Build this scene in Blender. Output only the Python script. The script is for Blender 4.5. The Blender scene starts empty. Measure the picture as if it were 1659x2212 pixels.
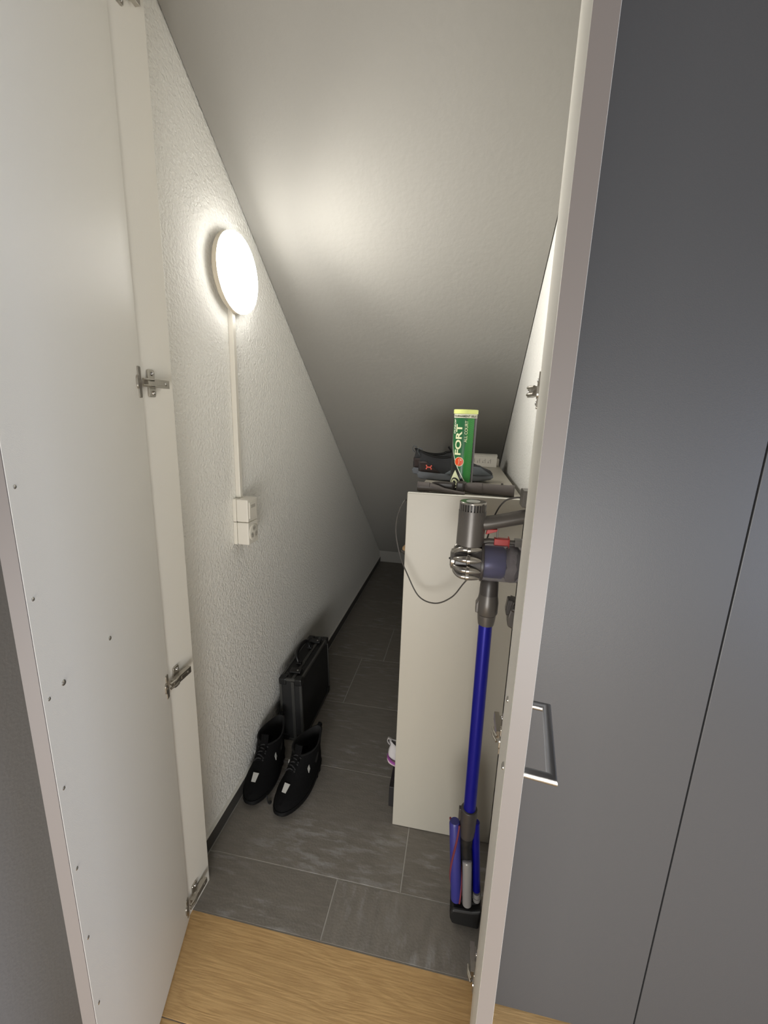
import bpy, bmesh, math, random
from mathutils import Vector, Matrix
random.seed(4)
C = bpy.context.scene.collection
SC = bpy.context.scene
PI = math.pi

# ---------------------------------------------------------------- camera
cam = bpy.data.cameras.new('camera'); camo = bpy.data.objects.new('camera', cam); C.objects.link(camo)
cam.sensor_fit = 'HORIZONTAL'; cam.sensor_width = 36; cam.lens = 36*910.845/1659; cam.clip_start = 0.01
def cam_matrix(yaw, pitch, roll):
    cy, sy, cp, sp, cr, sr = math.cos(yaw), math.sin(yaw), math.cos(pitch), math.sin(pitch), math.cos(roll), math.sin(roll)
    f = Vector((-sy*cp, cy*cp, -sp)); r = Vector((cy, sy, 0)); d = f.cross(r)
    r2 = cr*r+sr*d; d2 = -sr*r+cr*d
    m = Matrix((r2, -d2, -f)).transposed().to_4x4(); m.translation = Vector((0, 0, 1.4)); return m
camo.matrix_world = cam_matrix(0.176926, 0.222948, -0.033663)
SC.camera = camo
# ---------------------------------------------------------------- world, window and fill lights, exposure
w = bpy.data.worlds.new('world'); SC.world = w; w.use_nodes = True
w.node_tree.nodes['Background'].inputs[0].default_value = (0.5, 0.6, 0.8, 1); w.node_tree.nodes['Background'].inputs[1].default_value = 0.02
SC.view_settings.view_transform = 'Standard'; SC.view_settings.look = 'None'; SC.view_settings.gamma = 1
SC.view_settings.use_curve_mapping = False; SC.view_settings.exposure = 0.3
def area(name, loc, rot, sx, sy, power, col):
    l = bpy.data.lights.new(name, 'AREA'); l.shape = 'RECTANGLE'; l.size = sx; l.size_y = sy; l.energy = power; l.color = col
    o = bpy.data.objects.new(name, l); C.objects.link(o); o.location = loc; o.rotation_euler = rot; return o
# daylight coming through the hall window (right end of the hall), and two unseen fills added behind the camera to lift the closet
area('window_daylight', (1.93, -0.40, 0.95), (0, PI/2, 0), 1.1, 1.1, 20, (0.62, 0.74, 1.0))
area('hall_fill', (0.35, -1.5, 0.55), (math.radians(90), 0, 0), 1.6, 0.9, 26.0, (0.97, 0.96, 0.93))
area('low_fill', (-0.2, -1.2, 0.45), (math.radians(92), 0, 0), 1.2, 0.7, 24.0, (0.97, 0.96, 0.93))
LAMP_STRENGTH = 17.0; LAMP_WATTS = 1.9; LAMP_SPREAD = 105

# ---------------------------------------------------------------- materials
def mat(name, col, rough=0.5, metal=0.0, bump=None, var=None, coat=0, trans=0, alpha=1, ior=None, emit=None, spec=None):
    m = bpy.data.materials.new(name); m.use_nodes = True; nt = m.node_tree; b = nt.nodes['Principled BSDF']
    c = tuple(((x/255+0.055)/1.055)**2.4 if x > 10 else x/255/12.92 for x in col)+(1,)
    b.inputs['Base Color'].default_value = c; b.inputs['Roughness'].default_value = rough; b.inputs['Metallic'].default_value = metal
    if coat: b.inputs['Coat Weight'].default_value = coat
    if trans: b.inputs['Transmission Weight'].default_value = trans
    if ior: b.inputs['IOR'].default_value = ior
    if spec is not None: b.inputs['Specular IOR Level'].default_value = spec
    if emit: b.inputs['Emission Color'].default_value = tuple(emit[0])+(1,); b.inputs['Emission Strength'].default_value = emit[1]
    tc = nt.nodes.new('ShaderNodeTexCoord')
    def noise(scale, detail=3, stretch=(1,1,1)):
        mp = nt.nodes.new('ShaderNodeMapping'); mp.inputs['Scale'].default_value = stretch
        n = nt.nodes.new('ShaderNodeTexNoise'); n.inputs['Scale'].default_value = scale; n.inputs['Detail'].default_value = detail
        nt.links.new(tc.outputs['Object'], mp.inputs['Vector']); nt.links.new(mp.outputs[0], n.inputs['Vector']); return n
    if bump:
        n = noise(bump[0], bump[3] if len(bump) > 3 else 3, bump[2] if len(bump) > 2 else (1,1,1))
        bp = nt.nodes.new('ShaderNodeBump'); bp.inputs['Strength'].default_value = 1; bp.inputs['Distance'].default_value = bump[1]
        nt.links.new(n.outputs['Fac'], bp.inputs['Height']); nt.links.new(bp.outputs[0], b.inputs['Normal'])
    if var:     # (scale, colour2, contrast lo, hi, stretch)
        n = noise(var[0], 5, var[4] if len(var) > 4 else (1,1,1))
        r = nt.nodes.new('ShaderNodeMapRange'); r.inputs[1].default_value = var[2]; r.inputs[2].default_value = var[3]
        mx = nt.nodes.new('ShaderNodeMix'); mx.data_type = 'RGBA'
        mx.inputs[6].default_value = c; mx.inputs[7].default_value = tuple((x/255)**2.2 for x in var[1])+(1,)
        nt.links.new(n.outputs['Fac'], r.inputs[0]); nt.links.new(r.outputs[0], mx.inputs[0]); nt.links.new(mx.outputs[2], b.inputs['Base Color'])
    return m
M = {}
M['plaster'] = mat('rough_plaster', (242,241,236), 0.75, bump=(120, 0.004, (1,1,1), 2))
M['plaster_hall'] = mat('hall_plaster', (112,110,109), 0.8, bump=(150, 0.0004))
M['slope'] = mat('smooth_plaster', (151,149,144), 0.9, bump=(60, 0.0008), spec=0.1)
M['lacquer'] = mat('white_lacquer', (234,231,222), 0.45, bump=(700, 0.00015))
M['front'] = mat('closet_front', (79,79,80), 0.42, bump=(700, 0.00015))
M['edge'] = mat('edge_band', (120,114,111), 0.45)
M['grout'] = mat('grout', (172,169,163), 0.9)
def tile_mat(name, col, stretch, seed, lo):
    m = mat(name, col, 0.5, bump=(160, 0.0005), spec=0.35)
    nt = m.node_tree; b = nt.nodes['Principled BSDF']; tc = nt.nodes.new('ShaderNodeTexCoord'); mp = nt.nodes.new('ShaderNodeMapping')
    mp.inputs['Scale'].default_value = stretch; mp.inputs['Location'].default_value = (seed, seed*1.7, 0)
    nt.links.new(tc.outputs['Object'], mp.inputs['Vector'])
    n1 = nt.nodes.new('ShaderNodeTexNoise'); n1.inputs['Scale'].default_value = 9; n1.inputs['Detail'].default_value = 7; n1.inputs['Roughness'].default_value = 0.65
    n2 = nt.nodes.new('ShaderNodeTexNoise'); n2.inputs['Scale'].default_value = 3.0; n2.inputs['Detail'].default_value = 2
    nt.links.new(mp.outputs[0], n1.inputs['Vector']); nt.links.new(tc.outputs['Object'], n2.inputs['Vector'])
    r1 = nt.nodes.new('ShaderNodeMapRange'); r1.inputs[1].default_value = lo; r1.inputs[2].default_value = lo+0.14
    r2 = nt.nodes.new('ShaderNodeMapRange'); r2.inputs[1].default_value = 0.42; r2.inputs[2].default_value = 0.62
    mu = nt.nodes.new('ShaderNodeMath'); mu.operation = 'MULTIPLY'; nt.links.new(n1.outputs['Fac'], r1.inputs[0]); nt.links.new(n2.outputs['Fac'], r2.inputs[0])
    nt.links.new(r1.outputs[0], mu.inputs[0]); nt.links.new(r2.outputs[0], mu.inputs[1])
    ms = nt.nodes.new('ShaderNodeMath'); ms.operation = 'MULTIPLY'; ms.inputs[1].default_value = 0.9; nt.links.new(mu.outputs[0], ms.inputs[0])
    n3 = nt.nodes.new('ShaderNodeTexNoise'); n3.inputs['Scale'].default_value = 14; n3.inputs['Detail'].default_value = 6; nt.links.new(mp.outputs[0], n3.inputs['Vector'])
    base = nt.nodes.new('ShaderNodeMix'); base.data_type = 'RGBA'
    f = lambda k: tuple(((x*k)/255)**2.2 for x in col)+(1,)
    base.inputs[6].default_value = f(0.88); base.inputs[7].default_value = f(1.12); nt.links.new(n3.outputs['Fac'], base.inputs[0])
    mx = nt.nodes.new('ShaderNodeMix'); mx.data_type = 'RGBA'; mx.inputs[7].default_value = (0.34,0.33,0.32,1)
    nt.links.new(base.outputs[2], mx.inputs[6]); nt.links.new(ms.outputs[0], mx.inputs[0]); nt.links.new(mx.outputs[2], b.inputs['Base Color'])
    return m
M['tile'] = [tile_mat('slate_tile_%d' % i, (124+i*2,119+i*2,112+i*2), st, i*3.1+0.7, lo) for i, (st, lo) in enumerate([((1,6,1),0.53),((1.2,5,1),0.485),((3,1.2,1),0.50)])]
M['skirt'] = mat('skirting_tile', (70,68,66), 0.5)
M['bead'] = mat('silicone_bead', (222,220,214), 0.6)
M['gap'] = mat('shadow_gap', (120,118,114), 0.8)
def wood_mat():
    m = mat('oak', (176,132,80), 0.42); nt = m.node_tree; b = nt.nodes['Principled BSDF']
    tc = nt.nodes.new('ShaderNodeTexCoord'); mp = nt.nodes.new('ShaderNodeMapping'); mp.inputs['Scale'].default_value = (1.1, 7, 1)
    nt.links.new(tc.outputs['Object'], mp.inputs['Vector'])
    n = nt.nodes.new('ShaderNodeTexNoise'); n.inputs['Scale'].default_value = 2.2; n.inputs['Detail'].default_value = 4; n.inputs['Distortion'].default_value = 0.7
    nt.links.new(mp.outputs[0], n.inputs['Vector'])
    wv = nt.nodes.new('ShaderNodeMath'); wv.operation = 'MULTIPLY'; wv.inputs[1].default_value = 60; nt.links.new(n.outputs['Fac'], wv.inputs[0])
    sn = nt.nodes.new('ShaderNodeMath'); sn.operation = 'SINE'; nt.links.new(wv.outputs[0], sn.inputs[0])
    fine = nt.nodes.new('ShaderNodeTexNoise'); fine.inputs['Scale'].default_value = 40; fine.inputs['Detail'].default_value = 6
    mp2 = nt.nodes.new('ShaderNodeMapping'); mp2.inputs['Scale'].default_value = (0.35, 6, 1); nt.links.new(tc.outputs['Object'], mp2.inputs['Vector']); nt.links.new(mp2.outputs[0], fine.inputs['Vector'])
    a = nt.nodes.new('ShaderNodeMath'); a.operation = 'MULTIPLY_ADD'; a.inputs[1].default_value = 0.13; nt.links.new(sn.outputs[0], a.inputs[0]); nt.links.new(fine.outputs['Fac'], a.inputs[2])
    cr = nt.nodes.new('ShaderNodeValToRGB'); nt.links.new(a.outputs[0], cr.inputs[0])
    cr.color_ramp.elements[0].position = 0.12; cr.color_ramp.elements[0].color = (0.47,0.285,0.115,1)
    cr.color_ramp.elements[1].position = 0.85; cr.color_ramp.elements[1].color = (0.66,0.43,0.19,1)
    nt.links.new(cr.outputs[0], b.inputs['Base Color'])
    bp = nt.nodes.new('ShaderNodeBump'); bp.inputs['Distance'].default_value = 0.0004; nt.links.new(a.outputs[0], bp.inputs['Height']); nt.links.new(bp.outputs[0], b.inputs['Normal'])
    return m
M['wood'] = wood_mat()
M['steel'] = mat('nickel_steel', (190,185,176), 0.32, 1.0, bump=(300,0.0001))
M['brushed'] = mat('brushed_steel', (170,168,165), 0.28, 1.0, bump=(900,0.00008,(1,1,12)))
M['screw'] = mat('screw_metal', (200,198,195), 0.25, 1.0)
M['plastic_white'] = mat('white_plastic', (226,222,212), 0.35)
M['plastic_cream'] = mat('lamp_rim_plastic', (205,196,178), 0.45)
M['socket_hole'] = mat('socket_recess', (186,182,172), 0.5)
M['dark_hole'] = mat('dark_hole', (70,68,64), 0.6)
M['diffuser'] = mat('lit_diffuser', (255,250,240), 0.4, emit=((1.0,0.975,0.92), LAMP_STRENGTH))
M['vac_grey'] = mat('vacuum_grey_plastic', (92,88,84), 0.35, 0.3, bump=(500,0.0001))
M['vac_dark'] = mat('vacuum_dark_plastic', (62,58,56), 0.35)
M['vac_metal'] = mat('vacuum_silver_plastic', (158,154,148), 0.22, 0.85)
M['vac_blue'] = mat('vacuum_blue_tube', (13,17,140), 0.3, 0.35)
M['vac_purple'] = mat('vacuum_purple_shroud', (84,84,122), 0.35, 0.1)
M['bin_clear'] = mat('clear_bin_plastic', (205,205,220), 0.08, trans=0.92, ior=1.2)
M['dust'] = mat('grey_dust', (150,142,132), 0.95, bump=(90,0.003))
M['red'] = mat('red_plastic', (168,26,18), 0.4)
M['black'] = mat('black_plastic', (24,24,24), 0.45)
M['head_clear'] = mat('grey_clear_plastic', (150,148,146), 0.2, 0.2)
M['cable'] = mat('cable_grey', (66,63,60), 0.45)
M['tool'] = mat('tool_grey_plastic', (98,92,90), 0.42, bump=(400,0.0001))
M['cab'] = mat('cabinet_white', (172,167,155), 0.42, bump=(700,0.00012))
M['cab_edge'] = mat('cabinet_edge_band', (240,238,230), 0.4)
M['case_panel'] = mat('case_black_panel', (16,16,17), 0.65, bump=(400,0.0006))
M['case_alu'] = mat('case_dark_aluminium', (84,84,82), 0.38, 0.6)
M['case_corner'] = mat('case_black_corner', (16,16,17), 0.45)
M['fabric_black'] = mat('boot_black_fabric', (9,9,10), 0.9, bump=(500,0.0008), spec=0.15)
M['rubber_black'] = mat('boot_rubber', (7,7,8), 0.7, spec=0.2)
M['reflector'] = mat('reflective_patch', (190,190,186), 0.35, 0.2)
M['knit'] = mat('dark_knit', (44,45,48), 0.85, bump=(600,0.0008))
M['slate_knit'] = mat('slate_knit', (88,94,99), 0.8, bump=(600,0.0008))
M['lining'] = mat('black_lining', (16,16,17), 0.9)
M['heel_clip'] = mat('heel_clip', (52,42,42), 0.35)
M['mid_sole'] = mat('grey_midsole', (98,102,108), 0.6)
M['coral'] = mat('coral_print', (250,112,96), 0.5)
M['lace'] = mat('black_lace', (22,22,24), 0.8)
M['sneak_white'] = mat('pale_mesh', (200,196,196), 0.8, bump=(600,0.0008))
M['sneak_pink'] = mat('pink_sole', (214,190,200), 0.6)
M['sneak_purple'] = mat('purple_stripe', (150,70,150), 0.6)
M['tan'] = mat('tan_leather', (158,128,92), 0.55)
M['card'] = mat('white_card', (232,228,220), 0.6)
M['ink'] = mat('grey_ink', (120,116,110), 0.7)
M['blackcard'] = mat('black_card', (20,18,20), 0.6)
M['can_lid'] = mat('lid_yellow', (222,232,140), 0.4)
M['can_white'] = mat('label_white', (226,226,206), 0.3)
M['can_green'] = mat('label_green', (40,130,52), 0.3, coat=0.3)
M['can_green2'] = mat('label_dark_green', (22,98,52), 0.3, coat=0.3)
M['can_stripe'] = mat('label_light_green', (62,152,66), 0.3)
M['can_black'] = mat('label_black', (18,22,20), 0.3, coat=0.3)
M['can_clear'] = mat('can_clear_plastic', (170,170,172), 0.1, trans=0.85, ior=1.1)
M['can_inner'] = mat('can_inner_grey', (92,90,96), 0.4)
M['can_text'] = mat('label_pale', (226,230,190), 0.35)
M['can_txt_dark'] = mat('label_dark_text', (60,60,40), 0.4)
M['can_orange'] = mat('label_orange', (226,78,34), 0.35)
M['tennis'] = mat('tennis_ball_felt', (205,220,60), 0.95, bump=(300,0.002))

# ---------------------------------------------------------------- mesh helpers
def bmn(): return bmesh.new()
def finish(name, bm, m, parent=None, smooth=False, loc=None, rot=None, bevel=0, seg=2, mw=None):
    bmesh.ops.recalc_face_normals(bm, faces=bm.faces)
    me = bpy.data.meshes.new(name)
    bm.to_mesh(me); bm.free()
    for mm in (m if isinstance(m, (list, tuple)) else [m]): me.materials.append(mm)
    if smooth:
        me.polygons.foreach_set('use_smooth', [True]*len(me.polygons))
        me.set_sharp_from_angle(angle=math.radians(38))
    o = bpy.data.objects.new(name, me); C.objects.link(o)
    if parent: o.parent = parent
    if loc: o.location = loc
    if rot: o.rotation_euler = rot
    if mw is not None: o.matrix_local = mw
    if bevel:
        b = o.modifiers.new('bevel', 'BEVEL'); b.width = bevel; b.segments = seg; b.limit_method = 'ANGLE'
    return o
def box(bm, x0, x1, y0, y1, z0, z1, M4=None):
    vs = [bm.verts.new((x, y, z)) for x in (x0, x1) for y in (y0, y1) for z in (z0, z1)]
    for f in ((0,1,3,2),(4,6,7,5),(0,4,5,1),(2,3,7,6),(0,2,6,4),(1,5,7,3)): bm.faces.new([vs[i] for i in f])
    if M4 is not None: bmesh.ops.transform(bm, matrix=M4, verts=vs)
    return vs
def lathe(bm, prof, M4=None, n=32, cap=True):   # prof: (radius, height) around +Z
    rings = []
    for r, h in prof:
        rings.append([bm.verts.new((r*math.cos(2*PI*i/n), r*math.sin(2*PI*i/n), h)) for i in range(n)])
    for a, b in zip(rings, rings[1:]):
        for i in range(n): bm.faces.new([a[i], a[(i+1)%n], b[(i+1)%n], b[i]])
    if cap: bm.faces.new(rings[0][::-1]); bm.faces.new(rings[-1])
    vs = [v for r in rings for v in r]
    if M4 is not None: bmesh.ops.transform(bm, matrix=M4, verts=vs)
    return vs
def axis(p, q):    # matrix putting +Z along p->q with origin p
    d = (Vector(q)-Vector(p)).normalized(); m = d.to_track_quat('Z', 'Y').to_matrix().to_4x4(); m.translation = Vector(p); return m
def cyl(bm, p, q, r, r2=None, n=24, ch=0.0):
    L = (Vector(q)-Vector(p)).length; r2 = r if r2 is None else r2
    prof = [(r, 0), (r2, L)] if not ch else [(r-ch, 0), (r, ch), (r2, L-ch), (r2-ch, L)]
    lathe(bm, prof, axis(p, q), n)
def catmull(pts, k=6):
    P = [Vector(p) for p in pts]; P = [2*P[0]-P[1]]+P+[2*P[-1]-P[-2]]; out = []
    for i in range(1, len(P)-2):
        a, b, c, d = P[i-1:i+3]
        for j in range(k):
            t = j/k; out.append(0.5*((2*b)+(c-a)*t+(2*a-5*b+4*c-d)*t*t+(3*b-a-3*c+d)*t**3))
    out.append(P[-2]); return out
def tube(bm, pts, r, n=10, flat=1.0, radii=None, up=None):
    pts = [Vector(p) for p in pts]; prev = None; rings = []
    for i, p in enumerate(pts):
        t = (pts[min(i+1, len(pts)-1)]-pts[max(i-1, 0)]).normalized()
        if prev is None: a = Vector(up) if up else (Vector((0,0,1)) if abs(t.z) < 0.9 else Vector((1,0,0)))
        else: a = prev
        a = (a-a.dot(t)*t).normalized(); b = t.cross(a); prev = a
        rr = radii[i] if radii else r
        rings.append([bm.verts.new(p+a*rr*flat*math.cos(2*PI*j/n)+b*rr*math.sin(2*PI*j/n)) for j in range(n)])
    for A, B in zip(rings, rings[1:]):
        for j in range(n): bm.faces.new([A[j], A[(j+1)%n], B[(j+1)%n], B[j]])
    bm.faces.new(rings[0][::-1]); bm.faces.new(rings[-1])
def prism(bm, poly, z0, z1, M4=None):
    a = [bm.verts.new((x, y, z0)) for x, y in poly]; b = [bm.verts.new((x, y, z1)) for x, y in poly]; n = len(poly)
    bm.faces.new(a[::-1]); bm.faces.new(b)
    for i in range(n): bm.faces.new([a[i], a[(i+1)%n], b[(i+1)%n], b[i]])
    if M4 is not None: bmesh.ops.transform(bm, matrix=M4, verts=a+b)
def rrect(x0, x1, y0, y1, r, n=4):
    out = []
    for cx, cy, a0 in ((x1-r, y1-r, 0), (x0+r, y1-r, 90), (x0+r, y0+r, 180), (x1-r, y0+r, 270)):
        for k in range(n+1):
            a = math.radians(a0+90*k/n); out.append((cx+r*math.cos(a), cy+r*math.sin(a)))
    return out
def obox(name, x0, x1, y0, y1, z0, z1, m, parent=None, bevel=0.0, M4=None):
    bm = bmn(); box(bm, x0, x1, y0, y1, z0, z1, M4); return finish(name, bm, m, parent, bevel=bevel)
def tag(o, label=None, cat=None, group=None, kind=None):
    if label: o['label'] = label
    if cat: o['category'] = cat
    if group: o['group'] = group
    if kind: o['kind'] = kind
    return o
def empty(name, loc=(0,0,0), rot=(0,0,0), label=None, cat=None, group=None, kind=None):
    o = bpy.data.objects.new(name, None); C.objects.link(o); o.location = loc; o.rotation_euler = rot; o.empty_display_size = 0.05
    return tag(o, label, cat, group, kind)
def struct(o): o['kind'] = 'structure'; return o
def text_bm(s, size, extrude=0.0, align='CENTER', shear=0.0, bold=0.0):
    cu = bpy.data.curves.new('t', 'FONT'); cu.body = s; cu.size = size; cu.extrude = extrude; cu.align_x = align; cu.align_y = 'CENTER'; cu.shear = shear; cu.offset = bold
    cu.resolution_u = 3
    o = bpy.data.objects.new('t', cu); C.objects.link(o); bpy.context.view_layer.update()
    me = o.evaluated_get(bpy.context.evaluated_depsgraph_get()).to_mesh(); bm = bmn(); bm.from_mesh(me)
    bpy.data.objects.remove(o); bpy.data.curves.remove(cu); return bm

# ---------------------------------------------------------------- the setting
XL, XR = -0.728, 0.222            # closet side walls
YF = 0.80                         # closet opening plane
def zc(y): return 1.4*(1.3635-0.7535*(y/1.4-1.08))      # underside of the slope
YB = 3.90
HZ = 2.60
struct(obox('wall_left', XL-0.08, XL, 0.802, YB, -0.05, HZ, M['plaster']))
struct(obox('wall_right', XR, XR+0.08, 0.802, YB, -0.05, HZ, M['plaster']))
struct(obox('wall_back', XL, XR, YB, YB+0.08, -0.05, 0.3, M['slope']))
# sloped ceiling, a slab with a 3 mm joint along each side wall
bm = bmn()
def slope(bm, x0, x1, off, th, ya=0.82, yb=YB+0.05):
    vs = [bm.verts.new((x, y, zc(y)+o)) for x in (x0, x1) for y in (ya, yb) for o in (off, off+th)]
    for f in ((0,1,3,2),(4,6,7,5),(0,4,5,1),(2,3,7,6),(0,2,6,4),(1,5,7,3)): bm.faces.new([vs[i] for i in f])
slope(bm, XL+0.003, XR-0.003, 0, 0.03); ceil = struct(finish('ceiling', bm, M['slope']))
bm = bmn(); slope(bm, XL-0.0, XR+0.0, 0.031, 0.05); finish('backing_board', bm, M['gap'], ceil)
# hall side
struct(obox('wall_front', XL-0.08, XR+0.08, 0.83, 0.90, zc(0.83)+0.05, HZ, M['plaster_hall']))
struct(obox('wall_hall_left', -0.84, -0.762, -1.9, 0.83, -0.05, HZ, M['plaster_hall']))
struct(obox('wall_hall_right', 2.0, 2.08, -1.9, 0.9, -0.05, HZ, M['plaster_hall']))
struct(obox('wall_hall_rear', -0.84, 2.08, -1.98, -1.9, -0.05, HZ, M['plaster_hall']))
struct(obox('ceiling_hall', -0.84, 2.08, -1.98, 0.9, HZ, HZ+0.08, M['plaster_hall']))
# floor: grout bed, then single tiles and planks
floor = struct(obox('floor', -0.84, 2.08, -1.9, YB, -0.05, -0.0016, M['grout']))
rows = [(0.822, 0.985, [-0.284]), (0.985, 1.39, [-0.088]), (1.39, 1.783, [0.108]), (1.783, 2.19, [-0.494]), (2.19, 2.58, [-0.365]), (2.58, 2.98, [-0.10]), (2.98, 3.38, [0.1]), (3.38, YB, [-0.3])]
g = 0.0021
for ri, (ya, yb, js) in enumerate(rows):
    xs = [XL+0.0125]+js+[XR]
    if ri in (3,): xs = [XL+0.0125, -0.494, XR]
    for ti, (xa, xb) in enumerate(zip(xs, xs[1:])):
        bm = bmn(); cx, cy = (xa+xb)/2, (ya+yb)/2
        box(bm, xa+g-cx, xb-g-cx, ya+g-cy, yb-g-cy, -0.008, 0)
        mi = 2 if (ri == 0 and ti == 1) else (1 if ri in (1, 0) and ti == 0 and ri == 1 else 0)
        o = finish('tile', bm, M['tile'][mi], floor, loc=(cx, cy, 0), bevel=0.0008, seg=1)
pk = [(0.609, 0.8205), (0.395, 0.607), (0.181, 0.393), (-0.033, 0.179), (-0.247, -0.035), (-0.461, -0.249), (-0.675, -0.463), (-0.889, -0.677), (-1.103, -0.891), (-1.317, -1.105), (-1.531, -1.319), (-1.9, -1.533)]
for i, (ya, yb) in enumerate(pk):
    j = (0.62+0.57*i) % 2.0-0.3 if i else 1.2
    for xa, xb in ((-0.76, j-0.0006), (j+0.0006, 2.0)):
        bm = bmn(); cx, cy = (xa+xb)/2, (ya+yb)/2; box(bm, xa-cx, xb-cx, ya-cy, yb-cy, -0.012, 0.0005)
        finish('plank', bm, M['wood'], floor, loc=(cx, cy, 0), bevel=0.0008, seg=1)
# skirtings of the closet: dark tile strips with a pale plaster lip on top
def skirting(name, x0, x1, lipx0, lipx1, ya, yb):
    b = struct(empty(name, ((x0+x1)/2, (ya+yb)/2, 0))); y = ya
    while y < yb-0.01:
        e = min(y+0.6, yb); bm = bmn(); box(bm, x0-b.location.x, x1-b.location.x, y+0.001-b.location.y, e-0.001-b.location.y, 0.001, 0.048); finish('skirting_tile', bm, M['skirt'], b, bevel=0.0008, seg=1); y = e
    bm = bmn(); box(bm, lipx0-b.location.x, lipx1-b.location.x, ya-b.location.y, yb-b.location.y, 0.0485, 0.0535); finish('plaster_lip', bm, M['bead'], b, bevel=0.001)
skirting('baseboard_left', XL+0.0005, XL+0.0115, XL+0.0002, XL+0.0105, 0.905, YB-0.002)
skirting('baseboard_right', XR-0.0115, XR-0.0005, XR-0.0105, XR-0.0002, 0.905, YB-0.002)
# jambs
struct(obox('trim_1', XL+0.0002, -0.665, 0.803, 0.903, 0.0, 2.36, M['lacquer'], bevel=0.0012))
struct(obox('trim_2', 0.133, XR-0.0002, 0.803, 0.850, 0.0, 2.36, M['lacquer'], bevel=0.0012))

# screw head (dome with cross slot)
def screw_bm(r=0.004, h=0.0022):
    bm = bmn(); lathe(bm, [(r, 0), (r, h*0.4), (r*0.7, h*0.85), (r*0.3, h), (0.0004, h*1.0)], n=14); return bm

# hinge: cup plate on the door (sub-parts), arm and mounting plate on the jamb
def hinge(door, Lm, side, z, ang):
    """Lm: matrix of door local; side=+1 hinge axis x to the right (left door), built in door-local coordinates
    door local: +X along leaf from hinge, +Y = inner face normal, z up. jamb lies towards -X"""
    h = bpy.data.objects.new('hinge', None); C.objects.link(h); h.parent = door; h.location = (0, 0, z)
    bm = bmn()    # cup flange: vertical plate with rounded ends and raised boss
    prism(bm, rrect(0.004, 0.017, -0.031, 0.031, 0.003), 0.0, 0.0022, Matrix(((1,0,0,0),(0,0,1,0),(0,1,0,0),(0,0,0,1))))
    prism(bm, rrect(0.008, 0.025, -0.014, 0.014, 0.008), 0.0, 0.0035, Matrix(((1,0,0,0),(0,0,1,0),(0,1,0,0),(0,0,0,1))))
    finish('cup_plate', bm, M['steel'], h, bevel=0.0006)
    # direction of the jamb face seen from door local frame (rotated by ang about z)
    ca, sa = math.cos(ang[0]), math.sin(ang[0])
    J = Matrix(((-ca,sa,0,0.0),(sa,ca,0,0.0),(0,0,1,0),(0,0,0,1))) @ Matrix.Translation((0, -ang[1], 0))
    # jamb frame: +X' = into the closet, +Y' = away from the jamb face
    bm = bmn(); pts = [(0.010,0.008),(0.002,0.012),(-0.006,0.016),(-0.016,0.018)]
    for zz in (-0.006, 0.006):
        tube(bm, [(x, y, zz) for x, y in catmull_2d(pts)], 0.0028, n=8, flat=1.0)
    finish('hinge_link', bm, M['steel'], h)
    bm = bmn(); box(bm, 0.004, 0.068, 0.008, 0.019, -0.0085, 0.0085, J); box(bm, 0.030, 0.052, 0.0188, 0.0195, -0.004, 0.004, J)
    finish('hinge_arm', bm, M['steel'], h, bevel=0.0014)
    bm = bmn(); prism(bm, rrect(0.022, 0.042, -0.028, 0.028, 0.004), 0.0, 0.0045, J @ Matrix(((1,0,0,0),(0,0,1,0),(0,1,0,0),(0,0,0,1))))
    box(bm, 0.020, 0.060, 0.003, 0.009, -0.006, 0.006, J)
    finish('mounting_plate', bm, M['steel'], h, bevel=0.001)
    R = Matrix.Rotation(-PI/2, 4, 'X')
    for (x, zz) in ((0.034, 0.020), (0.034, -0.020)):
        bm = screw_bm(0.0045, 0.004); finish('screw', bm, M['screw'], h, smooth=True, mw=J @ Matrix.Translation((x, 0.0045, zz)) @ R)
    bm = screw_bm(0.0035, 0.0015); finish('screw', bm, M['screw'], h, smooth=True, mw=J @ Matrix.Translation((0.056, 0.019, 0)) @ R)
    return h
def catmull_2d(p): return [(v.x, v.y) for v in catmull([(a, b, 0) for a, b in p], 4)]

def door_leaf(name, hx, hy, dirv, nrm, width, th, z0, z1, mirrored, jamb_ang):
    """local +X along the leaf, +Y = normal of the inner face"""
    d = bpy.data.objects.new(name, None); C.objects.link(d); d['kind'] = 'structure'
    X = Vector(dirv+(0,)).normalized(); Y = Vector(nrm+(0,)).normalized()
    Z = Vector((0,0,1)); m = Matrix((X, Y, Z)).transposed().to_4x4(); m.translation = Vector((hx, hy, 0)); 
    flip = m.determinant() < 0
    if flip:                      # keep a proper rotation: use +Y = -normal and mirror the parts by hand
        m = Matrix((X, -Y, Z)).transposed().to_4x4(); m.translation = Vector((hx, hy, 0))
    d.matrix_world = m
    s = -1 if flip else 1
    F = Matrix.Scale(s, 4, Vector((0,1,0)))
    bm = bmn(); box(bm, 0, width-0.0012, -th, 0, z0, z1, F); finish('leaf', bm, M['lacquer'], d, bevel=0.001)
    bm = bmn(); box(bm, width-0.0012, width, -th+0.0004, -0.0004, z0+0.0004, z1-0.0004, F); finish('edge_band', bm, M['edge'], d)
    return d, s
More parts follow.
